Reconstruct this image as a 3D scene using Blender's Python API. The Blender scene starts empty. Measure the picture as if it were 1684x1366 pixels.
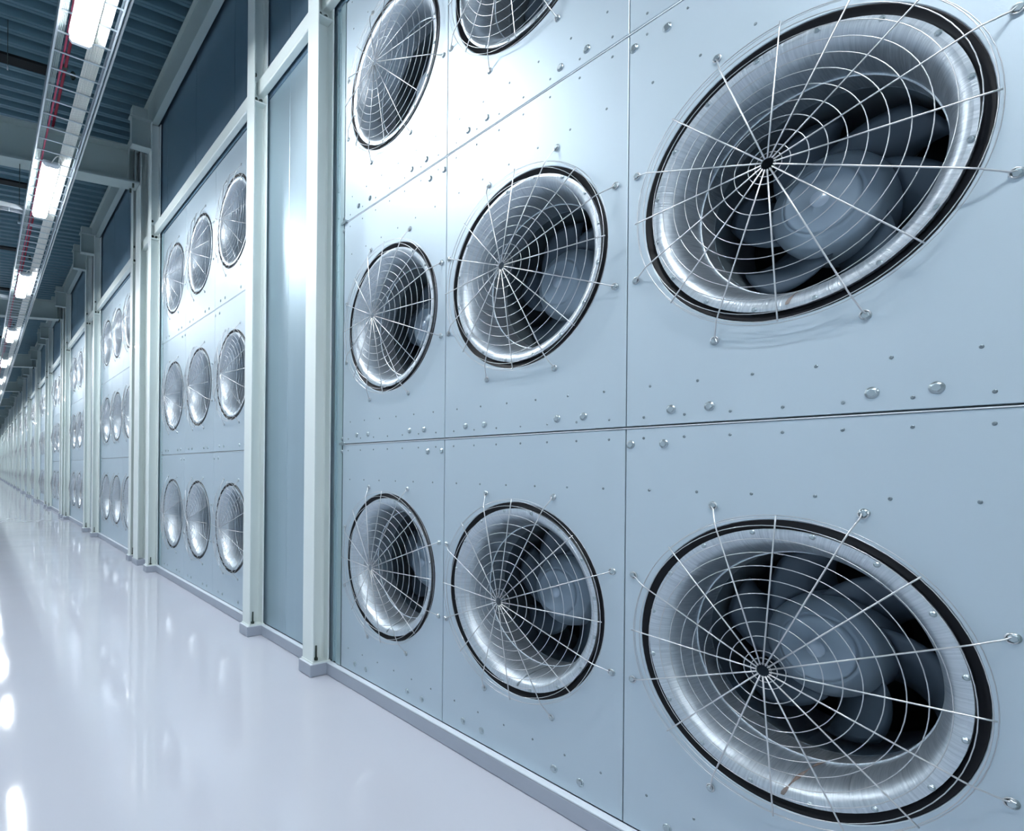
import bpy, math, random
from mathutils import Vector
random.seed(7)
PI = math.pi
sc = bpy.context.scene
col = sc.collection

# ---------------------------------------------------------------- camera, world, exposure
cam_d = bpy.data.cameras.new('camera')
cam = bpy.data.objects.new('camera', cam_d); col.objects.link(cam); sc.camera = cam
CAM_H = 1.553
cam.location = (0, 0, CAM_H)
YAW, ROLL = 0.5771, 0.0089
cam_d.sensor_width = 36; cam_d.sensor_fit = 'HORIZONTAL'
cam_d.lens = 943.29 / 1684 * 36
cam_d.shift_x = (842 - 581.19) / 1684
cam_d.shift_y = (771.48 - 683) / 1684
cam_d.clip_start = 0.05; cam_d.clip_end = 300
from mathutils import Matrix
cam.matrix_world = Matrix.Translation((0, 0, CAM_H)) @ Matrix.Rotation(-YAW, 4, 'Z') @ Matrix.Rotation(PI/2, 4, 'X') @ Matrix.Rotation(ROLL, 4, 'Z')

w = bpy.data.worlds.new('world'); sc.world = w; w.use_nodes = True
w.node_tree.nodes['Background'].inputs[0].default_value = (.35, .5, .62, 1)
w.node_tree.nodes['Background'].inputs[1].default_value = .05
sc.view_settings.view_transform = 'Standard'
sc.view_settings.look = 'None'
sc.view_settings.exposure = 1.33
sc.view_settings.gamma = 1
sc.view_settings.use_curve_mapping = False
LAMP_STRENGTH = 60.0

# ---------------------------------------------------------------- materials
def mat(name, base, rough=.5, metal=0., bump=None, var=None, coat=0., emit=None, spec=.5):
    m = bpy.data.materials.new(name); m.use_nodes = True
    nt = m.node_tree; b = nt.nodes['Principled BSDF']
    b.inputs['Base Color'].default_value = (*base, 1)
    b.inputs['Roughness'].default_value = rough
    b.inputs['Metallic'].default_value = metal
    b.inputs['Specular IOR Level'].default_value = spec
    b.inputs['Coat Weight'].default_value = coat
    if emit:
        b.inputs['Emission Color'].default_value = (*emit[0], 1)
        b.inputs['Emission Strength'].default_value = emit[1]
    tc = nt.nodes.new('ShaderNodeTexCoord')
    if bump:
        sx, sy, sz, scale, strength, dist = bump
        mp = nt.nodes.new('ShaderNodeMapping'); mp.inputs['Scale'].default_value = (sx, sy, sz)
        n = nt.nodes.new('ShaderNodeTexNoise'); n.inputs['Scale'].default_value = scale; n.inputs['Detail'].default_value = 3
        bp = nt.nodes.new('ShaderNodeBump'); bp.inputs['Strength'].default_value = strength; bp.inputs['Distance'].default_value = dist
        nt.links.new(tc.outputs['Object'], mp.inputs[0]); nt.links.new(mp.outputs[0], n.inputs['Vector'])
        nt.links.new(n.outputs['Fac'], bp.inputs['Height']); nt.links.new(bp.outputs[0], b.inputs['Normal'])
    if var:
        sx, sy, sz, scale, c2, r2 = var
        mp = nt.nodes.new('ShaderNodeMapping'); mp.inputs['Scale'].default_value = (sx, sy, sz)
        n = nt.nodes.new('ShaderNodeTexNoise'); n.inputs['Scale'].default_value = scale; n.inputs['Detail'].default_value = 4
        mx = nt.nodes.new('ShaderNodeMix'); mx.data_type = 'RGBA'
        mx.inputs['A'].default_value = (*base, 1); mx.inputs['B'].default_value = (*c2, 1)
        nt.links.new(tc.outputs['Object'], mp.inputs[0]); nt.links.new(mp.outputs[0], n.inputs['Vector'])
        nt.links.new(n.outputs['Fac'], mx.inputs['Factor']); nt.links.new(mx.outputs['Result'], b.inputs['Base Color'])
        mr = nt.nodes.new('ShaderNodeMapRange')
        mr.inputs['To Min'].default_value = rough; mr.inputs['To Max'].default_value = r2
        nt.links.new(n.outputs['Fac'], mr.inputs['Value']); nt.links.new(mr.outputs[0], b.inputs['Roughness'])
    return m

M = {}
M['panel'] = mat('coated_steel_panel', (.50, .60, .67), .46, .55, bump=(1, 1, 1, 260, .06, .002), var=(1, 1, .3, 3, (.53, .63, .70), .50))
M['galv'] = mat('galvanised_sheet', (.40, .51, .58), .40, .8, bump=(1, 1, .02, 30, .04, .002), var=(1, 2, .08, 4, (.46, .58, .64), .52))
M['galv_dark'] = mat('galvanised_sheet_dark_reflection', (.22, .34, .44), .46, .9, var=(1, 2, .1, 3, (.25, .37, .47), .52))  # galvanised metal too; its reflection of the dark ceiling is in the base colour
M['joint'] = mat('grey_joint_gap', (.13, .18, .21), .5, .4)
M['trim'] = mat('galvanised_trim', (.55, .68, .72), .35, .8)
M['paint'] = mat('off_white_steel_paint', (.72, .79, .775), .42, 0., bump=(1, 1, 1, 40, .03, .002), coat=.15)
M['kerb'] = mat('grey_kerb_paint', (.34, .38, .45), .5, 0., bump=(1, 1, 1, 30, .1, .002), var=(1, 1, 1, 6, (.38, .42, .49), .45))
M['kerb_top'] = mat('pale_kerb_capping', (.68, .74, .80), .4)
M['bell'] = mat('spun_aluminium', (.62, .70, .76), .4, .9)
M['rubber'] = mat('black_rubber', (.004, .005, .008), .5, spec=.25)
M['wire'] = mat('steel_wire', (.60, .62, .64), .35, .9)
M['rail'] = mat('galvanised_tray_steel', (.62, .68, .72), .35, .85)
M['bolt'] = mat('zinc_bolt', (.44, .52, .56), .3, .9)
M['rivet'] = mat('dark_screw', (.22, .27, .30), .4, .8)
M['hub'] = mat('grey_hub_paint', (.30, .38, .46), .35, .3)
M['hub_cap'] = mat('hub_cap_metal', (.40, .48, .57), .3, .5)
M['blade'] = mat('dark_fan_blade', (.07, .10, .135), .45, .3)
M['strut'] = mat('dark_bracket_steel', (.05, .07, .085), .5, .4)
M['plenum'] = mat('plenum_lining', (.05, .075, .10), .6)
M['deck'] = mat('blue_grey_roof_deck', (.10, .19, .245), .36, .4, var=(.4, 1, 1, 5, (.125, .225, .28), .44))
M['joint_shade'] = mat('black_joint_shade', (.004, .006, .008), .8)  # shade in the deck gaps as flat black
M['beam'] = mat('grey_green_beam_paint', (.36, .44, .44), .45)
M['red'] = mat('red_pipe_paint', (.35, .02, .05), .4)
M['red_cable'] = mat('red_cable_sheath', (.50, .05, .12), .45)
M['cable_w'] = mat('white_cable_sheath', (.78, .78, .74), .45)
M['cable_g'] = mat('grey_cable_sheath', (.40, .48, .48), .5)
M['wallpaint'] = mat('pale_wall_paint', (.70, .76, .80), .6)
M['lamp_body'] = mat('white_lamp_housing', (.75, .80, .84), .35)
M['lamp'] = mat('lit_diffuser', (.9, .95, 1), .4, emit=((.93, .965, 1.0), LAMP_STRENGTH))
M['stain'] = mat('rusty_weld', (.20, .10, .05), .6, .3, var=(1, 1, 1, 30, (.30, .32, .34), .5))
M['weld'] = mat('grey_weld', (.20, .24, .27), .5, .6)
M['dark_bolt'] = mat('dark_anchor_bolt', (.06, .08, .07), .5, .5)

def bell_material(m):
    nt = m.node_tree; b = nt.nodes['Principled BSDF']
    tc = nt.nodes.new('ShaderNodeTexCoord'); sep = nt.nodes.new('ShaderNodeSeparateXYZ')
    at = nt.nodes.new('ShaderNodeMath'); at.operation = 'ARCTAN2'
    nt.links.new(tc.outputs['Object'], sep.inputs[0])
    nt.links.new(sep.outputs['Y'], at.inputs[0]); nt.links.new(sep.outputs['Z'], at.inputs[1])
    ab = nt.nodes.new('ShaderNodeMath'); ab.operation = 'MULTIPLY'; ab.inputs[1].default_value = 70
    nt.links.new(at.outputs[0], ab.inputs[0])
    mx = nt.nodes.new('ShaderNodeMath'); mx.operation = 'MULTIPLY'; mx.inputs[1].default_value = 9
    nt.links.new(sep.outputs['X'], mx.inputs[0])
    cb = nt.nodes.new('ShaderNodeCombineXYZ')
    nt.links.new(ab.outputs[0], cb.inputs['X']); nt.links.new(mx.outputs[0], cb.inputs['Y'])
    n = nt.nodes.new('ShaderNodeTexNoise'); n.inputs['Scale'].default_value = 1.0; n.inputs['Detail'].default_value = 4; n.inputs['Distortion'].default_value = .6
    nt.links.new(cb.outputs[0], n.inputs['Vector'])
    bp = nt.nodes.new('ShaderNodeBump'); bp.inputs['Strength'].default_value = .35; bp.inputs['Distance'].default_value = .004
    nt.links.new(n.outputs['Fac'], bp.inputs['Height']); nt.links.new(bp.outputs[0], b.inputs['Normal'])
    cr = nt.nodes.new('ShaderNodeMix'); cr.data_type = 'RGBA'
    cr.inputs['A'].default_value = (.33, .40, .46, 1); cr.inputs['B'].default_value = (.82, .88, .93, 1)
    nt.links.new(n.outputs['Fac'], cr.inputs['Factor']); nt.links.new(cr.outputs['Result'], b.inputs['Base Color'])
    mr = nt.nodes.new('ShaderNodeMapRange'); mr.inputs['To Min'].default_value = .32; mr.inputs['To Max'].default_value = .5
    nt.links.new(n.outputs['Fac'], mr.inputs['Value']); nt.links.new(mr.outputs[0], b.inputs['Roughness'])
bell_material(M['bell'])

def floor_material():
    m = bpy.data.materials.new('glossy_resin_floor'); m.use_nodes = True
    nt = m.node_tree; b = nt.nodes['Principled BSDF']
    b.inputs['Base Color'].default_value = (.62, .66, .74, 1)
    b.inputs['Roughness'].default_value = .12
    b.inputs['Specular IOR Level'].default_value = .4
    tc = nt.nodes.new('ShaderNodeTexCoord')
    n2 = nt.nodes.new('ShaderNodeTexNoise'); n2.inputs['Scale'].default_value = .9; n2.inputs['Detail'].default_value = 5
    mx = nt.nodes.new('ShaderNodeMix'); mx.data_type = 'RGBA'
    mx.inputs['A'].default_value = (.50, .53, .60, 1); mx.inputs['B'].default_value = (.54, .56, .62, 1)
    nt.links.new(tc.outputs['Object'], n2.inputs['Vector'])
    nt.links.new(n2.outputs['Fac'], mx.inputs['Factor']); nt.links.new(mx.outputs['Result'], b.inputs['Base Color'])
    mr = nt.nodes.new('ShaderNodeMapRange'); mr.inputs['To Min'].default_value = .035; mr.inputs['To Max'].default_value = .07
    nt.links.new(n2.outputs['Fac'], mr.inputs['Value']); nt.links.new(mr.outputs[0], b.inputs['Roughness'])
    return m
M['floor'] = floor_material()

# ---------------------------------------------------------------- mesh helpers
class MB:
    def __init__(s): s.v = []; s.f = []; s.sm = []; s.mi = []
    def add(s, vs, fs, smooth=False, mi=0):
        o = len(s.v); s.v += [tuple(p) for p in vs]
        for f in fs: s.f.append(tuple(i + o for i in f)); s.sm.append(smooth); s.mi.append(mi)
        return s
    def box(s, x0, x1, y0, y1, z0, z1, mi=0, bev=0.):
        if bev <= 0:
            vs = [(x, y, z) for x in (x0, x1) for y in (y0, y1) for z in (z0, z1)]
            return s.add(vs, [(0, 1, 3, 2), (4, 6, 7, 5), (0, 4, 5, 1), (2, 3, 7, 6), (0, 2, 6, 4), (1, 5, 7, 3)], mi=mi)
        b = min(bev, (x1-x0)/2.1, (y1-y0)/2.1, (z1-z0)/2.1)
        # chamfered box: 24 vertices
        vs = []; idx = {}
        for ax in range(3):
            for sx in (0, 1):
                for sy in (0, 1):
                    for sz in (0, 1):
                        c = [(x0, x1)[sx], (y0, y1)[sy], (z0, z1)[sz]]
                        sg = (sx, sy, sz)
                        for k in range(3):
                            if k != ax: c[k] += b if sg[k] == 0 else -b
                        idx[(ax, sx, sy, sz)] = len(vs); vs.append(tuple(c))
        fs = []
        for ax in range(3):
            o = [k for k in range(3) if k != ax]
            for sd in (0, 1):
                q = []
                for a, c in ((0, 0), (1, 0), (1, 1), (0, 1)):
                    sg = [0, 0, 0]; sg[ax] = sd; sg[o[0]] = a; sg[o[1]] = c
                    q.append(idx[(ax, *sg)])
                flip = (sd == 0) ^ (ax == 1)
                fs.append(tuple(q[::-1]) if flip else tuple(q))
        for e in range(3):      # edge along axis e
            o = [k for k in range(3) if k != e]
            for a in (0, 1):
                for c in (0, 1):
                    s0 = [0, 0, 0]; s0[o[0]] = a; s0[o[1]] = c; s1 = list(s0); s1[e] = 1
                    fs.append((idx[(o[0], *s0)], idx[(o[0], *s1)], idx[(o[1], *s1)], idx[(o[1], *s0)]))
        for sx in (0, 1):
            for sy in (0, 1):
                for sz in (0, 1): fs.append(tuple(idx[(a, sx, sy, sz)] for a in range(3)))
        return s.add(vs, fs, mi=mi)
    def tube(s, pts, r, n=6, closed=False, caps=True, mi=0):
        pts = [Vector(p) for p in pts]; N = len(pts); vs = []
        prev = None
        for i, p in enumerate(pts):
            if closed: t = (pts[(i+1) % N] - pts[i-1]).normalized()
            else: t = (pts[min(i+1, N-1)] - pts[max(i-1, 0)]).normalized()
            if prev is None:
                a = Vector((0, 0, 1)) if abs(t.z) < .9 else Vector((1, 0, 0))
                u = t.cross(a).normalized()
            else: u = (prev - t * prev.dot(t)).normalized()
            prev = u; v = t.cross(u)
            for k in range(n):
                an = 2*PI*k/n; vs.append(p + (u*math.cos(an) + v*math.sin(an))*r)
        fs = []
        for i in range(N if closed else N-1):
            j = (i+1) % N
            for k in range(n): fs.append((i*n+k, i*n+(k+1) % n, j*n+(k+1) % n, j*n+k))
        s.add(vs, fs, True, mi)
        if caps and not closed:
            o = len(s.v) - len(vs)
            s.f.append(tuple(o+k for k in range(n))[::-1]); s.sm.append(False); s.mi.append(mi)
            s.f.append(tuple(o+(N-1)*n+k for k in range(n))); s.sm.append(False); s.mi.append(mi)
        return s
    def lathe(s, prof, n=64, cx=0, cy=0, cz=0, smooth=True, axis='x', close=False, mi=0):
        vs = []
        for k in range(n):
            a = 2*PI*k/n
            for (x, r) in prof:
                if axis == 'x': vs.append((cx+x, cy+r*math.cos(a), cz+r*math.sin(a)))
                else: vs.append((cx+r*math.cos(a), cy+r*math.sin(a), cz+x))
        m = len(prof); fs = []
        for k in range(n):
            j = (k+1) % n
            for i in range(m-1 if not close else m):
                i2 = (i+1) % m
                fs.append((k*m+i, j*m+i, j*m+i2, k*m+i2))
        return s.add(vs, fs, smooth, mi)
    def build(s, name, mats, parent=None, loc=None):
        me = bpy.data.meshes.new(name)
        me.from_pydata(s.v, [], s.f)
        if not isinstance(mats, (list, tuple)): mats = [mats]
        for m in mats: me.materials.append(m)
        me.polygons.foreach_set('use_smooth', s.sm)
        me.polygons.foreach_set('material_index', s.mi)
        me.update()
        import bmesh
        bm = bmesh.new(); bm.from_mesh(me)
        bmesh.ops.recalc_face_normals(bm, faces=bm.faces)
        bm.to_mesh(me); bm.free()
        o = bpy.data.objects.new(name, me); col.objects.link(o)
        if parent: o.parent = parent
        if loc: o.location = loc
        return o

def tag(o, label=None, cat=None, group=None, kind=None):
    if label: o['label'] = label
    if cat: o['category'] = cat
    if group: o['group'] = group
    if kind: o['kind'] = kind
    return o
def empty(name, loc=(0, 0, 0)):
    o = bpy.data.objects.new(name, None); col.objects.link(o); o.location = loc; o.empty_display_size = .1; return o
def kids(o): return [c for c in bpy.data.objects if c.parent == o]
TREE = {}
def tree_of(o):
    if o.name not in TREE: TREE[o.name] = [(c, tree_of(c)) for c in kids(o)]
    return TREE[o.name]
def copy_tree(o, loc=None):
    def rec(src, sub, par):
        c = src.copy(); col.objects.link(c); c.parent = par
        for ch, sb in sub: rec(ch, sb, c)
        return c
    c = rec(o, tree_of(o), None)
    for k in ('label', 'group'):
        if k in c: del c[k]
    if loc: c.location = loc
    return c
ORD = ['first', 'second', 'third', 'fourth', 'fifth', 'sixth', 'seventh', 'eighth', 'ninth', 'tenth', 'eleventh', 'twelfth',
       'thirteenth', 'fourteenth', 'fifteenth', 'sixteenth', 'seventeenth', 'eighteenth', 'nineteenth', 'twentieth']
BANK = ['nearest fan bank'] + [ORD[k] + ' nearest fan bank' for k in range(1, 20)]

# ---------------------------------------------------------------- dimensions (metres)
XW = 2.2534            # face of the fan wall
P = 5.03               # bay length along the wall
NB = 17                # fan banks
FU = [3.05, 1.9545, .8277]          # fan columns of a bank, left to right in the photo
SEAM = [3.609, 2.4966, 1.3838, .271]
ZS = [.094, 1.7375, 3.3745, 5.012]
ZC = [.9156, 2.5515, 4.190]
YN, YF = -8.0, 93.0

# ---------------------------------------------------------------- setting
def floor_mesh():
    # poured resin: very shallow waves in the surface
    rnd = random.Random(3); W = []
    for wl, am, cnt in ((1.7, .00042, 4), (.8, .00022, 5), (.42, .00010, 6)):
        for _ in range(cnt):
            a = rnd.uniform(0, PI); q = 2*PI/(wl*rnd.uniform(.75, 1.3)); W.append((q*math.cos(a), q*math.sin(a), rnd.uniform(0, 6.28), am))
    xs = [-3.4+.11*i for i in range(51)]; xs = [x for x in xs if x < XW-.05]+[XW-.03]
    ys = []; y = YN
    while y < YF: ys.append(y); y += .11 if -1 < y < 22 else (.2 if 22 <= y < 45 else .5)
    ys.append(YF); n = len(xs)
    vs = [(x, y, sum(am*math.sin(kx*x+ky*y+p) for kx, ky, p, am in W)) for y in ys for x in xs]
    fs = [(j*n+i, j*n+i+1, (j+1)*n+i+1, (j+1)*n+i) for j in range(len(ys)-1) for i in range(n-1)]
    return MB().add(vs, fs, True).box(-3.4, XW-.03, YN, YF, -.12, -.01)
tag(floor_mesh().build('floor', M['floor']), kind='structure')
tag(MB().box(-3.52, -3.4, YN, YF, 0, 7.6).build('wall_left', M['wallpaint']), kind='structure')
tag(MB().box(-3.52, 5.2, YN-.12, YN, 0, 7.8).build('wall_back', M['wallpaint']), kind='structure')
tag(MB().box(-3.52, 5.2, YF, YF+.12, 0, 7.8).build('wall_front', M['wallpaint']), kind='structure')

def dz(x): return 7.20 + .05*(x-2.15)
def ceiling():
    mb = MB(); per = .262; n = int((YF-YN)/per); vs = []; fs = []
    x0, x1 = -3.4, XW+.1
    prof = []
    y = YN
    for i in range(n+1):
        for d, h in ((0, 0), (.042, 0), (.049, .014), (.056, 0), (.10, 0), (.125, .03), (.14, .03), (.165, .1), (.225, .1)):
            yy = y + i*per + d
            if yy < YF: prof.append((yy, h))
    for (yy, h) in prof:
        vs += [(x0, yy, dz(x0)+h), (x1, yy, dz(x1)+h)]
    for i in range(len(prof)-1): fs.append((2*i, 2*i+2, 2*i+3, 2*i+1))
    # roof skin above closes the deck
    o = len(vs)
    vs += [(x0, YN, dz(x0)+.16), (x1, YN, dz(x1)+.16), (x1, YF, dz(x1)+.16), (x0, YF, dz(x0)+.16)]
    fs.append((o, o+1, o+2, o+3))
    mb.add(vs, fs)
    return tag(mb.build('ceiling', M['deck']), kind='structure')
ceiling()

# upper wall above the girts: galvanised sheets with open joints, reflected dark put into the colour
mb = MB(); u = -6.0 + .0
us = [5.853 - 1.316*k for k in range(10)][::-1] + [5.853 + 1.316*k for k in range(1, 67)]
for a, b in zip(us[:-1], us[1:]): mb.box(XW, XW+.05, a+.003, b-.003, 5.02, 7.36)
tag(mb.build('wall_right', M['galv_dark']), kind='structure')
# plenum room behind the fans
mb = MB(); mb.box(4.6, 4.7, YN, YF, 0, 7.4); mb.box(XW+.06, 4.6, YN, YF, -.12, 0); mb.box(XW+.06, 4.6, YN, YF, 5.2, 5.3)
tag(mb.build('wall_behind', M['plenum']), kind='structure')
tag(MB().box(XW, XW+.06, YN, -1.42, 0, 5.02).build('wall_right_end', M['panel']), kind='structure')

COLS = []    # near face u of small columns
for k in range(-1, NB):
    COLS += [3.75+P*k, 4.955+P*k]
MAINS = [9.49 + 2*P*k for k in range(0, 8)]
# kerb
mb = MB()
mb.box(2.207, XW+.02, YN, YF, 0, .088, 0, .006)
mb.box(2.207, XW-.002, YN, YF, .088, .094, 1)
for cu in COLS:
    mb.box(2.068, 2.22, cu-.012, cu+.18, 0, .090, 0, .006)
    mb.box(2.070, 2.22, cu-.010, cu+.178, .090, .094, 1)
for mu in MAINS:
    mb.box(2.085, 2.22, mu-.03, mu+.33, 0, .092, 0, .006)
tag(mb.build('baseboard_right', [M['kerb'], M['kerb_top']]), kind='structure')

# ---------------------------------------------------------------- lamps first (they light the place)
LAMPS = [(-5.42, -3.87), (-.95, .60), (3.52, 5.07), (7.36, 8.90), (11.82, 13.37), (16.83, 18.38), (21.55, 23.10), (26.37, 27.92)]
LAMPS = [(a*.985, a*.985+1.55) for a, b in LAMPS]
while LAMPS[-1][0] < 84: LAMPS.append((LAMPS[-1][0]+4.8, LAMPS[-1][1]+4.8))
def make_lamp():
    r = empty('strip_lamp', (.645, LAMPS[2][0], 4.897))
    L = 1.55
    MB().box(-.09, .09, 0, L, .035, .085, 0, .015).build('housing', M['lamp_body'], r)
    MB().box(-.08, .08, .03, L-.03, 0, .04, 0, .018).build('diffuser', M['lamp'], r)
    for ya, yb in ((-.03, .03), (L-.03, L+.04)): MB().box(-.082, .082, ya, yb, .004, .06, 0, .02).build('end_cap', M['lamp_body'], r)
    pts = []
    for i in range(13):
        t = i/12; pts.append((.0+.10*t, -.02-.10*math.sin(PI*t)-.03*t, .05+.03*math.sin(PI*t*.9)+.01*t))
    MB().tube(pts, .006, 6).build('power_cord', M['cable_w'], r)
    return r
lamp0 = make_lamp()
seen = 0
for i, (a, b) in enumerate(LAMPS):
    o = lamp0 if i == 2 else copy_tree(lamp0, (.645, a, 4.897))
    o['category'] = 'lamp'; o['group'] = 'strip lamps under the cable tray'
    if i < 2: o['label'] = 'lit strip lamp above the camera, out of view'
    else: o['label'] = 'lit white strip lamp under the cable tray, ' + (['nearest the camera'] + [ORD[k] + ' from the camera' for k in range(1, 20)])[i-2]

# ---------------------------------------------------------------- panels
def panel_mesh(u0, u1, z0, z1, cu, cz, R=.48, th=.035, gap=.0022, gz=.006):
    """sheet with a round hole, local origin at hole centre; y = along wall"""
    a0, a1, b0, b1 = u0+gap-cu, u1-gap-cu, z0+gz*.6-cz, z1-gz*1.3-cz
    N = 96; angs = [2*PI*k/N for k in range(N)]
    for c in ((a0, b0), (a0, b1), (a1, b0), (a1, b1)):
        ca = math.atan2(c[1], c[0]) % (2*PI)
        k = min(range(len(angs)), key=lambda i: abs(angs[i]-ca)); angs[k] = ca
    def edge(a, ins=0.):
        c, s = math.cos(a), math.sin(a); t = 1e9
        if c > 1e-9: t = min(t, (a1-ins)/c)
        if c < -1e-9: t = min(t, (a0+ins)/c)
        if s > 1e-9: t = min(t, (b1-ins)/s)
        if s < -1e-9: t = min(t, (b0+ins)/s)
        return c*t, s*t
    rings = [[(th, R*math.cos(a), R*math.sin(a)) for a in angs],
             [(.003, R*math.cos(a), R*math.sin(a)) for a in angs],
             [(0, (R+.003)*math.cos(a), (R+.003)*math.sin(a)) for a in angs],
             [(0, *edge(a, .002)) for a in angs], [(.002, *edge(a)) for a in angs], [(th, *edge(a)) for a in angs]]
    mb = MB(); vs = [p for r in rings for p in r]; fs = []; n = len(angs)
    for i in range(5):
        for k in range(n):
            j = (k+1) % n; fs.append((i*n+k, i*n+j, (i+1)*n+j, (i+1)*n+k))
    mb.add(vs, fs)
    return mb
def hex_bolt(x, y, z, r=.013, h=.009):
    mb = MB(); mb.lathe([(x, r*1.35), (x-.0025, r*1.35), (x-.0025, 0.0001)], 20, 0, y, z)
    a0 = random.random()
    for (ra, rb, xa, xb) in ((r, r, x-.002, x-h+.002), (r, r*.8, x-h+.002, x-h)):
        vs = [(xa, y+ra*math.cos(a0+PI/3*k), z+ra*math.sin(a0+PI/3*k)) for k in range(6)] + [(xb, y+rb*math.cos(a0+PI/3*k), z+rb*math.sin(a0+PI/3*k)) for k in range(6)]
        mb.add(vs, [(k, (k+1) % 6, 6+(k+1) % 6, 6+k) for k in range(6)])
    mb.add([(x-h, y+r*.8*math.cos(a0+PI/3*k), z+r*.8*math.sin(a0+PI/3*k)) for k in range(6)], [tuple(range(6))])
    return mb
PROTO = {}
ROWN = ['bottom', 'middle', 'top']; COLN = ['left', 'centre', 'right']
bolt_src = hex_bolt(0, 0, 0).build('bolt', M['bolt'])
rivet_mb = MB(); rivet_mb.lathe([(0, .0055), (-.002, .0045), (-.0026, .0018), (-.0012, .0001)], 12)
rivet_src = rivet_mb.build('rivet', M['rivet'])
bolt_me, rivet_me = bolt_src.data, rivet_src.data
bpy.data.objects.remove(bolt_src); bpy.data.objects.remove(rivet_src)
def inst(name, me, parent, loc):
    o = bpy.data.objects.new(name, me); col.objects.link(o); o.parent = parent; o.location = loc; return o
for k in range(NB):
    for c in range(3):
        if k >= 9 and c == 2: pass
        for r in range(3):
            u0, u1, z0, z1 = SEAM[c+1], SEAM[c], ZS[r], ZS[r+1]; cu, cz = FU[c], ZC[r]
            key = (c, r)
            if key not in PROTO:
                mb = panel_mesh(u0, u1, z0, z1, cu, cz)
                PROTO[key] = mb.build('fan_panel', M['panel'])
                o = PROTO[key]
            else:
                o = bpy.data.objects.new('fan_panel', PROTO[key].data); col.objects.link(o)
            o.location = (XW, cu+P*k, cz)
            o['category'] = 'wall panel'; o['group'] = 'steel panels of the fan wall'
            o['label'] = f'grey steel panel around the {ROWN[r]} {COLN[c]} fan, {BANK[k]}'
            if k < 2:
                zb = z0 + (.060 if r else .072)
                for d in (-.37, -.23, .23, .37): inst('bolt', bolt_me, o, (0, d, zb-cz))
                if r < 2:
                    for uu in {0: (2.643, 2.520), 1: (), 2: (1.362, 1.225)}[c]: inst('bolt', bolt_me, o, (0, uu-cu, z1-.073-cz))
            if k == 0:
                mid = (u0+u1)/2
                rows = [(z1-.048, 7, .16), (z1-.2575, 6, .182), (z0+.16, 6, .182)]
                if r: rows.append((z0+.037, 7, .16))
                for zz, n, st in rows:
                    for i in range(n): inst('rivet', rivet_me, o, (0, mid-cu+(i-(n-1)/2)*st, zz-cz))

for k in range(NB):
    for r in (0, 1):
        z = ZS[r+1]
        mb = MB(); mb.box(.0355, .040, SEAM[3], SEAM[0], z-.010, z+.012); mb.box(-.003, .0355, SEAM[3]+.003, SEAM[0]-.003, z-.0066, z-.0030, 1)
        o = mb.build('joint_profile', [M['joint'], M['wallpaint']], None, (XW, P*k, 0))
        tag(o, f'thin bright joint strip between the {ROWN[r]} and {ROWN[r+1]} panels, {BANK[k]}', 'trim', 'joint strips of the fan wall')
# clips on the horizontal joints and galvanised jambs beside each bank
def make_jamb(side):
    r = empty('steel_jamb')
    mb = MB()
    mb.box(0, .012, 0, .055, .096, 5.03)              # flat strip at panel plane
    mb.build('flat_strip', M['trim'], r)
    mb = MB()
    mb.box(.012, .016, .055, .125, .096, 5.03); mb.box(-.004, .014, .055, .062, .096, 5.03); mb.box(-.002, .014, .105, .112, .096, 5.03)
    for i in range(24): mb.box(.006, .013, .061, .106, .25+i*.2, .254+i*.2)
    mb.build('slotted_channel', M['trim'], r)
    for z in (ZS[1], ZS[2]):
        cl = MB(); cl.box(-.012, 0, -.05, .03, z-.004, z+.012, 0, .002); cl.box(-.016, -.012, -.045, -.01, z-.01, z+.018, 0, .001)
        cl.build('joint_clip', M['bolt'], r)
        b = inst('bolt', bolt_me, r, (0, .0, z-.055)); b.scale = (.8, .8, .8)
        b = inst('bolt', bolt_me, r, (0, .0, z+.04)); b.scale = (.8, .8, .8)
    return r
jamb = make_jamb(1)
for k in range(-1, NB):
    o = jamb if k == 0 else copy_tree(jamb)
    o.location = (XW, 3.618+P*k, 0)
    if k == -1: o.location = (XW, .27-.13, 0); 
    o['category'] = 'trim'; o['group'] = 'galvanised jambs beside the fan banks'
    o['label'] = ('narrow galvanised jamb at the far left edge of the ' + BANK[k]) if k >= 0 else 'narrow galvanised steel jamb right of the nearest fan bank'

# blank panels between the two columns of each gap
def blank():
    r = MB()
    for a, b in ((-.13, .655), (.658, 1.395)):
        r.box(0, .04, a, b, .096, 5.03, 0, .002)
    return r.build('blank_panel', M['galv'])
bl0 = blank(); bl0.location = (XW+.002, 3.87, 0)
for k in range(-1, NB):
    o = bl0 if k == 0 else bl0.copy()
    if k != 0: col.objects.link(o)
    o.location = (XW+.008, 3.89+P*k, 0)
    o['category'] = 'wall panel'; o['group'] = 'plain panels between the columns'
    o['label'] = ('plain smooth steel sheet between columns left of the ' + BANK[k]) if k >= 0 else 'plain smooth steel wall sheet right of the nearest fan bank'

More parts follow.
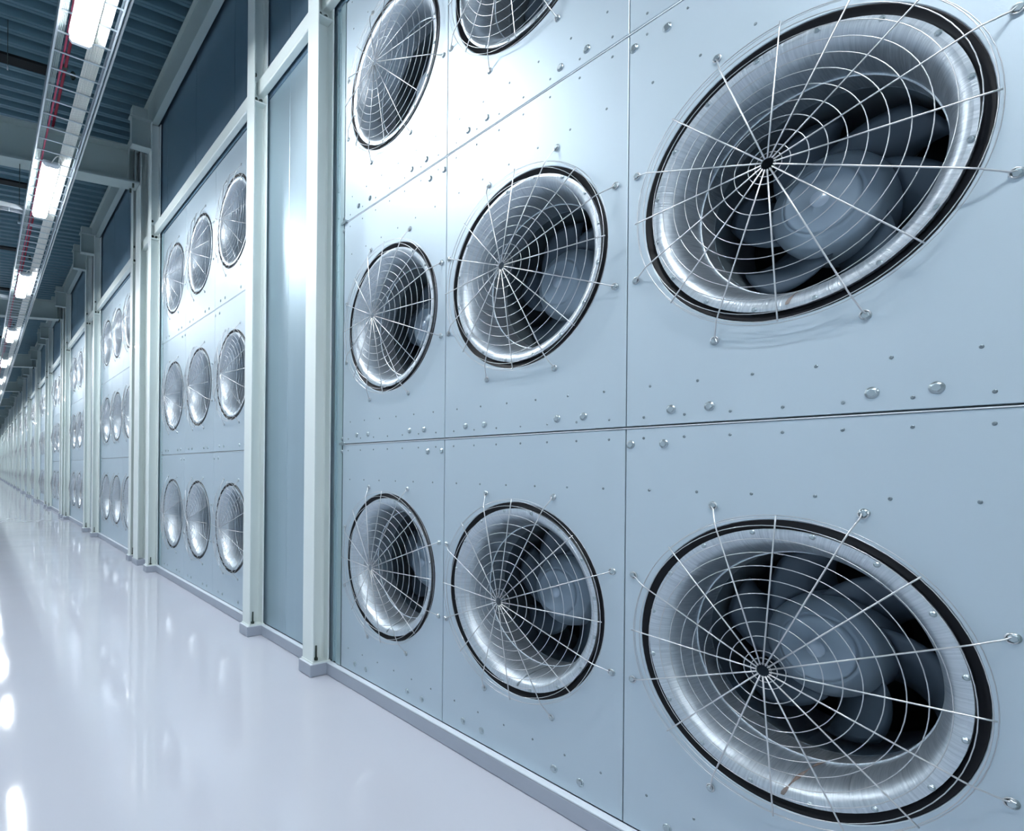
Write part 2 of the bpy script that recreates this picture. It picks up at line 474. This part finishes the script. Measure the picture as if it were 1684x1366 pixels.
# ---------------------------------------------------------------- steelwork
def h_column(wd, dp, h, tf=.011, tw=.008, z0=.094):
    """H section, flanges facing the corridor; local origin near corner at corridor side"""
    mb = MB()
    mb.box(0, tf, 0, wd, z0, h, 0, .002); mb.box(dp-tf, dp, 0, wd, z0, h, 0, .002)
    mb.box(tf, dp-tf, wd/2-tw/2, wd/2+tw/2, z0, h)
    f = .010   # root fillets
    for x, sx in ((tf, 1), (dp-tf, -1)):
        for sy in (-1, 1):
            y = wd/2+sy*tw/2
            mb.add([(x, y, z0), (x+sx*f, y, z0), (x, y+sy*f, z0), (x, y, h), (x+sx*f, y, h), (x, y+sy*f, h)], [(1, 2, 5, 4)])
    return mb
def make_column():
    r = empty('steel_column', (2.095, 3.75, 0))
    h_column(.165, .140, 6.68).build('shaft', M['paint'], r)
    MB().box(-.006, .146, -.006, .171, .094, .106).build('base_plate', M['paint'], r)
    for sy, yy in ((-1, .04), (1, .125)):
        a = MB(); a.tube([(.05, yy, .10), (.05, yy, .215)], .0075, 10)
        a.lathe([(.106, .0001), (.106, .016), (.124, .016), (.124, .0001)], 6, .05, yy, 0, False, 'z')
        a.build('anchor_bolt', M['dark_bolt'], r)
    for sy in (-1, 1):
        y = .0825 + sy*.004
        c = MB()
        ya, yb = (y-.012, y) if sy < 0 else (y, y+.012)
        c.box(.013, .128, ya, yb, 4.965, 5.062, 0, .002)
        c.box(.013, .128, min(ya, y+sy*.075), max(yb, y+sy*.075), 4.953, 4.966, 0, .002)
        c.box(.013, .055, ya, yb, 5.17, 5.27, 0, .002)
        c.build('cleat', M['paint'], r)
        for (bx, bz) in ((.045, 5.01), (.095, 5.01), (.035, 5.235)):
            b = hex_bolt(0, 0, 0, .014, .018); bo = b.build('cleat_bolt', M['dark_bolt'], r)
            bo.location = (bx, ya if sy < 0 else yb, bz); bo.rotation_euler = (0, 0, PI/2*(1 if sy < 0 else -1))
    # stub of the cross beam on the column head
    s = MB()
    zt, zb = 6.70, 6.27
    s.box(-.27, -.002, .078, .086, zb+.01, zt-.012)
    s.box(-.30, -.001, .0, .165, zt-.012, zt, 0, .002)
    s.box(-.27, -.001, .0, .165, zb, zb+.012, 0, .002)
    s.box(-.275, -.262, .02, .145, zb, zt-.012)
    for yy in (.03, .135):
        s.lathe([(zt-.03, .0001), (zt-.03, .014), (zt-.012, .014)], 6, -.285, yy, 0, False, 'z')
    s.build('beam_stub', M['beam'], r)
    MB().box(-.27, -.055, .01, .155, 6.70, 6.84, 0, .004).build('packer_block', M['beam'], r)
    return r
col0 = make_column()
n = 0
for i, cu in enumerate(COLS):
    k = (i-2)//2; o = col0 if abs(cu-3.75) < 1e-6 else copy_tree(col0, (2.095, cu, 0))
    o['category'] = 'column'; o['group'] = 'off-white steel columns of the fan wall'
    if k < 0: o['label'] = 'slim off-white steel column right of the nearest fan bank, ' + ('farther from it' if i == 0 else 'next to it')
    else: o['label'] = 'slim off-white steel column ' + (f'at the far left end of the {BANK[k]}' if i % 2 == 0 else f'at the right end of the {BANK[k+1]}')

def make_main():
    r = empty('main_column', (2.10, MAINS[0], 0))
    h_column(.30, .14, 6.62, .016, .011, .092).build('shaft', M['paint'], r)
    return r
main0 = make_main()
def make_frame_beam():
    mb = MB(); x0, x1 = -3.4, 2.09
    def zb(x): return 6.05+.07*(x-2.05)
    def sl(y0, y1, d0, d1, xa=x0, xb=x1):
        vs = [(x, y, zb(x)+d) for x in (xa, xb) for y in (y0, y1) for d in (d0, d1)]
        mb.add(vs, [(0, 1, 3, 2), (4, 6, 7, 5), (0, 4, 5, 1), (2, 3, 7, 6), (0, 2, 6, 4), (1, 5, 7, 3)])
    sl(0, .30, 0, .024); sl(0, .30, .546, .57); sl(.144, .156, .024, .546)
    sl(.0, .30, .024, .546, 2.02, 2.036)
    sl(.02, .144, .024, .546, 1.93, 1.942)
    return mb
r = empty('roof_beam', (0, MAINS[0], 0))
make_frame_beam().build('beam', M['beam'], r)
for yy in (.05, .25):
    MB().tube([(2.0, yy, 5.985), (2.0, yy, 6.05)], .018, 6).build('bolt', M['dark_bolt'], r)
beam0 = r
for i, mu in enumerate(MAINS):
    a = main0 if i == 0 else copy_tree(main0, (2.10, mu, 0)); b = beam0 if i == 0 else copy_tree(beam0, (0, mu, 0))
    a['category'] = 'column'; a['group'] = 'main columns under the roof beams'
    a['label'] = f'wide off-white main column carrying the {ORD[i]} roof beam from the camera'
    b['category'] = 'beam'; b['group'] = 'roof beams across the corridor'
    b['label'] = f'grey-green steel roof beam crossing the corridor, {ORD[i]} from the camera'

# girts and eave beams between column pairs
def seg_beam(kind, L):
    mb = MB()
    if kind == 'girt':
        mb.box(0, .073, 0, L, 5.046, 5.185, 0, .007)
        return mb.build('girt_beam', M['paint'])
    t = .010
    mb.box(0, .10, 0, L, 6.682, 6.694, 0, .002); mb.box(0, .10, 0, L, 7.17, 7.182, 0, .002)
    mb.box(.046, .054, 0, L, 6.694, 7.17)
    return mb.build('eave_beam', M['beam'])
protos = {}
for i in range(len(COLS)-1):
    a, b = COLS[i], COLS[i+1]
    k = (i-2)//2
    for kind in ('girt', 'eave'):
        m0, m1 = (.092, .074) if kind == 'girt' else (.0835, .0815)
        L = round(b+m1 - (a+m0) - (0 if kind == 'girt' else 0), 4)
        key = (kind, i % 2)
        if key not in protos: o = protos[key] = seg_beam(kind, L)
        else: o = protos[key].copy(); col.objects.link(o)
        o.location = (2.158 if kind == 'girt' else 2.11, a+m0, 0)
        if i % 2 == 0: where = f'over the plain sheet left of the {BANK[k]}' if k >= 0 else 'over the plain sheet right of the nearest fan bank'
        else: where = f'above the {BANK[k+1]}'
        if kind == 'girt': tag(o, 'off-white steel girt '+where, 'beam', 'off-white girts between the columns')
        else: tag(o, 'grey-green edge beam under the roof, '+where, 'beam', 'roof edge beams')

# ---------------------------------------------------------------- fans
def arc_pts(r, x, n=72): return [(x, r*math.cos(2*PI*k/n), r*math.sin(2*PI*k/n)) for k in range(n)]
XC, XO = -.130, -.043      # hub and rim of the guard in front of the panel
def gx(r): return XC + (XO-XC)*r/.49
RINGS = [.022, .038, .060, .105, .15, .195, .24, .285, .33, .374, .419, .463, .49]
def spoke_pts(i):
    a = PI/8*i; c, s = math.cos(a), math.sin(a)
    pts = [(gx(r)-.004, r*c, r*s) for r in (.018, .25, .47)]
    if i % 2:     # long spokes run on to a loop bolted to the panel
        pts += [(gx(.49)-.002, .492*c, .492*s), (-.012, .545*c, .545*s)]
        for t in range(9):
            q = a + PI + (t-4)/4*2.6
            pts.append((-.005, .557*c-.0125*math.cos(q-a)*c*-1 - .0125*math.sin(q-a)*-s, .557*s+.0125*math.cos(q-a)*s + .0125*math.sin(q-a)*-c))
    else: pts.append((gx(.49)-.002, .497*c, .497*s))
    return pts
BELL = [(-.012, .437)]
for i in range(1, 13):
    t = i/12*PI/2; BELL.append((-.012+.21*(1-math.cos(t)), .437-.077*math.sin(t)))
BELL += [(.22, .360), (.30, .360)]
BELL = [(x+.012, r) for x, r in BELL]
def make_fan(detail):
    r = empty('wall_fan')
    # bell
    bell = MB().lathe(BELL, 96).lathe([(.0, .449), (.0, .437)], 96).lathe([(.02, .449), (.0, .449)], 96, smooth=True).build('inlet_bell', M['bell'], r)
    MB().lathe([(.190, .3605), (.190, .3560), (.198, .3560), (.198, .3605)], 72).build('throat_ring', M['bell'], bell)
    # black seal between bell and panel: a soft recessed roll
    MB().lathe([(.034, .4790), (.0012, .4796), (.003, .476), (.010, .468), (.014, .458), (.018, .4495), (.03, .4485)], 96).build('rubber_seal', M['rubber'], r)
    if detail:
        for k in range(16):
            a = 2*PI*(k+.5)/16
            o = inst('flange_screw', bolt_me, bell, (.0, .441*math.cos(a), .440*math.sin(a))); o.scale = (.55, .5, .5)
    # impeller
    imp = MB().lathe([(.295, .0001), (.297, .03), (.300, .030), (.298, .06), (.302, .062), (.302, .105), (.312, .118), (.318, .119), (.318, .125), (.325, .130),
                      (.345, .160), (.385, .185), (.44, .192), (.56, .192)], 64).build('impeller_hub', M['hub'], r)
    MB().lathe([(.293, .0001), (.294, .028), (.299, .030)], 40).build('hub_cap', M['hub_cap'], imp)
    nb = 6
    for k in range(nb if detail else 0):
        b = MB(); a0 = 2*PI*k/nb; vs = []; fs = []; m = 8
        for i in range(m+1):
            rr = .185 + (.350-.185)*i/m; sweep = .35*(i/m)**1.4; tw = .55-.25*i/m; ch = .22-.04*i/m
            for j in range(7):
                q = (j/6-.5)*ch/rr*1.0; an = a0+sweep+q; cmb = .018*(1-(2*j/6-1)**2)
                x = .45 + (j/6-.5)*ch*math.tan(tw) - cmb
                for th in (0, .006): vs.append((x+th, rr*math.cos(an), rr*math.sin(an)))
        W = 14
        for i in range(m):
            for j in range(6):
                p = i*W+j*2; fs += [(p, p+2, p+2+W, p+W), (p+1, p+1+W, p+3+W, p+3)]
        for i in range(m):
            fs += [(i*W, (i+1)*W, (i+1)*W+1, i*W+1), (i*W+12, i*W+13, (i+1)*W+13, (i+1)*W+12)]
        for j in range(6): fs += [(j*2, j*2+1, j*2+3, j*2+2), (m*W+j*2, m*W+j*2+2, m*W+j*2+3, m*W+j*2+1)]
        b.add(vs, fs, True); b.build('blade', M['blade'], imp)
    # casing behind the throat and motor bracket
    MB().lathe([(.304, .360), (.306, .372), (.70, .372)], 48).build('casing', M['galv'], r)
    if detail:
        mb = MB()
        for k in range(6):
            a = .3+2*PI*k/6; c, s = math.cos(a), math.sin(a)
            arm = MB().tube([(.60, .15*c, .15*s), (.60, .37*c, .37*s)], .012, 8).build('support_arm', M['trim'], r)
        mb.lathe([(.56, .0001), (.56, .15), (.80, .15), (.80, .0001)], 32)
        mb.build('motor_bracket', M['strut'], r)
    # wire guard
    rings = MB()
    nseg = 72 if detail else 40
    for i, q in enumerate(RINGS):
        rings.tube(arc_pts(q, gx(q)-.0055 if False else gx(q), nseg if q > .1 else 28), .0015 if detail else .0019, 5 if detail else 4, closed=True)
    rings.tube(arc_pts(.497, -.022, nseg), .0012, 4, closed=True)
    if not detail:
        for i in range(16): rings.tube(spoke_pts(i), .0029, 4)
    g = rings.build('wire_guard', M['wire'], r)
    if detail:
        for i in range(16): MB().tube(spoke_pts(i), .0026, 7).build('spoke', M['wire'], g)
        for i in range(1, 16, 2):
            a = PI/8*i
            o = inst('guard_bolt', bolt_me, g, (0, .560*math.cos(a), .560*math.sin(a))); o.scale = (1.1, .85, .85)
    return r
fan_hi = make_fan(True); fan_lo = make_fan(False)
tree_of(fan_hi); tree_of(fan_lo)
used = {'hi': False, 'lo': False}
for k in range(NB):
    for c in range(3):
        if k >= 7 and c == 2: continue
        for rr in range(3):
            hi = k < 2; key = 'hi' if hi else 'lo'; src = fan_hi if hi else fan_lo
            loc = (XW, FU[c]+P*k, ZC[rr])
            if not used[key]: o = src; o.location = loc; used[key] = True
            else: o = copy_tree(src, loc)
            o['category'] = 'fan'; o['group'] = 'round wall fans'
            o['label'] = f'round silver fan behind wire guard, {ROWN[rr]} row {COLN[c]}, in the {BANK[k]}'
            if k == 0 and rr == 0 or (k == 0 and rr == 1 and c == 2):
                # welded seam running down the bell
                pts = []; bell = [q for q in kids(o) if q.name.startswith('inlet_bell')][0]
                vs = []; fs = []
                prof = [p for p in BELL[0:13]]
                for i, (x, q) in enumerate(prof):
                    for d in (-.0045, .0045):
                        a = -PI/2 - .02 - .16*(i/12)**1.2 + d/q*(1+.6*math.sin(i*1.3))
                        vs.append((x-.0006, (q-.0012)*math.cos(a), (q-.0012)*math.sin(a)))
                for i in range(len(prof)-1): fs.append((2*i, 2*i+1, 2*i+3, 2*i+2))
                wobj = MB().add(vs, fs, True).build('weld_seam', M['stain'] if c == 2 else M['weld'], bell)
                if c == 2: wobj['label'] = 'rusty brown weld line'

# ---------------------------------------------------------------- cable tray with cables
def make_tray(L=6.0):
    r = empty('cable_tray', (0, 0, 0))
    for x, s in ((.47, 1), (.895, -1)):
        mb = MB(); xo = x if s > 0 else x
        mb.box(min(x, x+s*.003), max(x, x+s*.003), 0, L-.002, 4.985, 5.075)
        mb.box(min(x, x+s*.016), max(x, x+s*.016), 0, L-.002, 4.985, 4.989); mb.box(min(x, x+s*.016), max(x, x+s*.016), 0, L-.002, 5.071, 5.075)
        mb.build('side_rail', M['rail'], r)
    for i in range(24):
        MB().tube([(.473, .08+.25*i, 4.992), (.892, .08+.25*i, 4.992)], .007, 8).build('rung', M['rail'], r)
    return r
tray0 = make_tray(); tree_of(tray0)
NT = 16
for i in range(NT):
    y = -3.0+6.0*i
    o = tray0 if i == 0 else copy_tree(tray0)
    o.location = (0, y, 0)
    o['category'] = 'cable tray'; o['group'] = 'cable tray sections under the roof'
    o['label'] = 'galvanised ladder cable tray hanging under the roof, ' + ORD[i] + ' length from the camera'
for i, mu in enumerate(MAINS):
    h = empty('tray_hanger', (.68, mu+.15, 5.076))
    MB().box(-.25, .25, -.02, .02, 0, .024, 0, .003).build('cross_bar', M['trim'], h)
    for x in (-.23, .235):
        MB().tube([(x, 0, .02), (x, 0, 6.05+.07*(.68+x-2.05)-5.076+.002)], .005, 6).build('rod', M['dark_bolt'], h)
    tag(h, f'thin rod hanger holding the cable tray under the {ORD[i]} roof beam', 'hanger', 'cable tray hangers')
def long_cable(name, x, z, r, m, label, cat, group, wob=.004, y0=-3, y1=92.5, seed=0):
    rnd = random.Random(seed); pts = []; y = y0; ph = rnd.random()*6
    while y < y1:
        pts.append((x+wob*math.sin(y*1.7+ph)+rnd.uniform(-wob, wob)*.4, y, z+abs(rnd.gauss(0, .0012)))); y += .55 if y < 20 else 2.5
    pts.append((x, y1, z))
    return tag(MB().tube(pts, r, 6).build(name, m), label, cat, group)
ws = [.720+.0103*i for i in range(12)]
for i, x in enumerate(ws):
    long_cable('cable', x, 5.0052, .0048, M['cable_w'], 'thin white cable in the dense bundle along the right side of the cable tray', 'cable', 'white cables in the tray', .0002, seed=i)
for i, x in enumerate([.492+.0105*i for i in range(5)]):
    long_cable('cable', x, 5.0042, .0038, M['cable_g'], 'thin grey-green cable along the left side of the cable tray', 'cable', 'grey cables in the tray', .0004, seed=40+i)
long_cable('cable', .558, 5.009, .0095, M['red_cable'], 'pinkish red cable beside the grey cables in the tray', 'cable', None, .003, seed=77)
long_cable('conduit', .922, 5.018, .012, M['wire'], 'bright steel conduit running along the right rail of the cable tray', 'pipe', None, 0, seed=78)
# red sprinkler pipe above the roof beams
rp = empty('sprinkler_pipe', (.885, -3, 6.70))
MB().tube([(0, 0, 0), (0, 95, 0)], .019, 12).build('pipe', M['red'], rp)
for y in (3.4, 11.25, 19.1, 27):
    m_ = MB(); m_.tube([(0, y, .02), (0, y, dz(.885)-6.70+.01)], .006, 6); m_.lathe([(-.03, .03), (.03, .03)], 16, 0, y, 0, True); m_.build('hanger', M['dark_bolt'], rp)
    m_ = MB(); m_.tube([(0, y+.1, 0), (.09, y+.1, -.01)], .016, 8); m_.lathe([(-.05, .02), (-.02, .035), (.02, .035), (.05, .015)], 12, .10, y+.1, -.01, True, 'z'); m_.build('sprinkler_head', M['dark_bolt'], rp)
tag(rp, 'dark red sprinkler pipe running above the roof beams along the tray', 'pipe')
# joints in the deck: black strips paint the shade of the gaps
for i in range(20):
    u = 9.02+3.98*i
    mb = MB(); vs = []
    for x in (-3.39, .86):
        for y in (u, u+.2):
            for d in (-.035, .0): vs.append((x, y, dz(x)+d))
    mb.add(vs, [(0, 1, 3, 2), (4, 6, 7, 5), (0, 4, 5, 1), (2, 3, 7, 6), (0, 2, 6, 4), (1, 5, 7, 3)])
    tag(mb.build('trim_%d' % (i+1), M['joint_shade']), kind='structure')
# bare hanging rod left of the tray
rod = empty('hanging_rod', (.25, 8.35, 6.5))
MB().tube([(0, 0, .03), (0, 0, dz(.25)-6.5+.005)], .005, 6).build('rod', M['dark_bolt'], rod)
MB().tube([(0, 0, -.02), (0, 0, .04)], .008, 8).build('tip', M['wire'], rod)
tag(rod, 'thin dark rod hanging from the roof left of the cable tray', 'rod')
# cables crossing in from the left to join the tray
for i, u in enumerate((8.95, 13.75)):
    br = empty('branch_cable_tray', (0, u, 5.0))
    for s in (-1, 1):
        MB().box(-3.38, .465, s*.07-.003, s*.07+.003, -.015, .045).build('side_rail', M['rail'], br)
    for q in range(15): MB().tube([(-3.2+.25*q, -.068, -.01), (-3.2+.25*q, .068, -.01)], .005, 6).build('rung', M['rail'], br)
    tag(br, 'short bright cable tray joining the long tray from the left, ' + ('nearer one' if i == 0 else 'farther one'), 'cable tray', 'branch trays')
